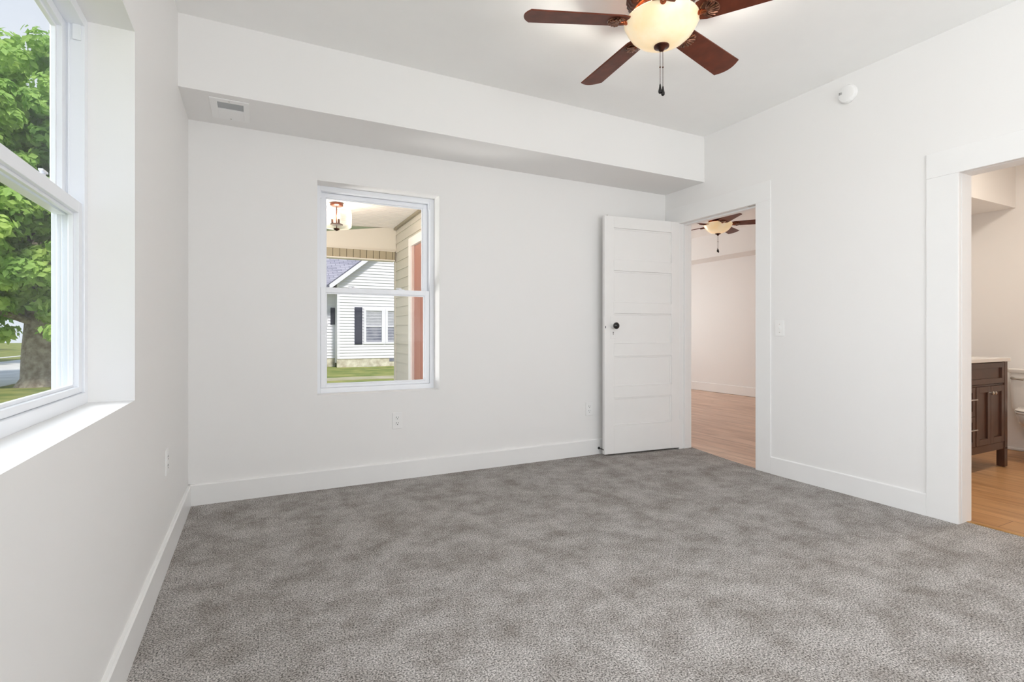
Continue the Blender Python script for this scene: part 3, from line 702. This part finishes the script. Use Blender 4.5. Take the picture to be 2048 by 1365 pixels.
# ------------------------------------------------------------------ trees
def tree(name, label, base, tr, h, crown, n, leafs, ls, mk, seed, group=None, low=None):
    rnd = random.Random(seed); r = thing(name, label, 'tree', base, 0, group)
    cz = crown[3]
    tk = MB(); pts = [(0, 0, -.1), (0.02, 0, .25), (0, .05, 1.1), (.06, .02, 2.0), (0, 0, h*.55)]
    tk.tube(pts, [tr*1.5, tr*1.08, tr, tr*.95, tr*.35], 18)
    for k in range(11):
        a = rnd.uniform(0, 2*PI); z = rnd.uniform(1.7, h*.5); L = rnd.uniform(.5, .8)*crown[0]
        tk.tube([(0, 0, z), (L*.4*math.cos(a), L*.4*math.sin(a), z+.4), (L*math.cos(a), L*math.sin(a), z+rnd.uniform(.4, 1.6))], [tr*.3, tr*.2, tr*.06], 8)
    tk.build('trunk', M['bark'], r, smooth=True)
    verts = []; faces = []
    clumps = []
    for k in range(n):
        u = rnd.uniform(-1, 1); a = rnd.uniform(0, 2*PI); q = math.sqrt(1-u*u); rr = rnd.uniform(.45, 1.0)
        clumps.append((crown[0]*q*math.cos(a)*rr, crown[1]*q*math.sin(a)*rr, cz+crown[2]*u*rr))
    if low: clumps += low
    for (x, y, z) in clumps:
        cr = rnd.uniform(.45, .85)*ls*5.2
        for j in range(leafs):
            d = Vector((rnd.gauss(0, 1), rnd.gauss(0, 1), rnd.gauss(0, 1))).normalized()*cr*rnd.uniform(.5, 1); d.z *= .62
            c = Vector((x, y, z))+d
            nn = (d.normalized()+Vector((rnd.uniform(-.7, .7), rnd.uniform(-.7, .7), rnd.uniform(.0, .9)))).normalized()
            u_ = nn.orthogonal().normalized(); u_ = Matrix.Rotation(rnd.uniform(0, 6.28), 3, nn) @ u_; w_ = nn.cross(u_)
            s = ls*rnd.uniform(.6, 1.2); i0 = len(verts)
            verts += [c-u_*s, c-w_*s*.55+nn*s*.12, c+u_*s, c+w_*s*.55+nn*s*.12]; faces.append((i0, i0+1, i0+2, i0+3))
    me = bpy.data.meshes.new('foliage'); me.from_pydata([tuple(v) for v in verts], [], faces); me.materials.append(M[mk])
    o = bpy.data.objects.new('foliage', me); COL.objects.link(o); o.parent = r
    return r
lowc = [(random.Random(i).uniform(-3.6, 1.2), random.Random(i+50).uniform(-2.2, 1.0), random.Random(i+99).uniform(1.55, 3.2)) for i in range(52)]
tree('maple_tree', 'large leafy green tree with thick trunk outside the left window', (-6.05, 21, GZ), .43, 10.5, (4.6, 4.2, 4.4, None and 0 or 6.4), 900, 130, .125, 'leaf', 3, low=lowc)
tree('maple_tree', 'dark green tree across the street behind the large trunk', (-14.6, 36, GZ), .3, 9, (4.2, 4.2, 3.9, 4.6), 130, 60, .24, 'leafd', 9)
tree('maple_tree', 'dark green tree far up the street beyond the pale house', (-27, 64, GZ), .3, 11, (5.5, 5, 5.2, 6.2), 130, 60, .30, 'leafd', 12)
fh = thing('distant_house', 'pale house across the street glimpsed under the tree branches', 'house', (-24, 46, GZ))
at(box((-30, 42, GZ), (-18.5, 50, 2.6)).build('wall', M['siding_white']), fh)
at(MB().prism([(-30.5, 41.5, 2.6), (-30.5, 50.5, 2.6), (-30.5, 46, 5.6)], (12.5, 0, 0)).build('roof', M['shingle']), fh)
at(box((-21.8, 41.95, .8), (-20.6, 42, 2.0)).build('window', M['darkglass']), fh)
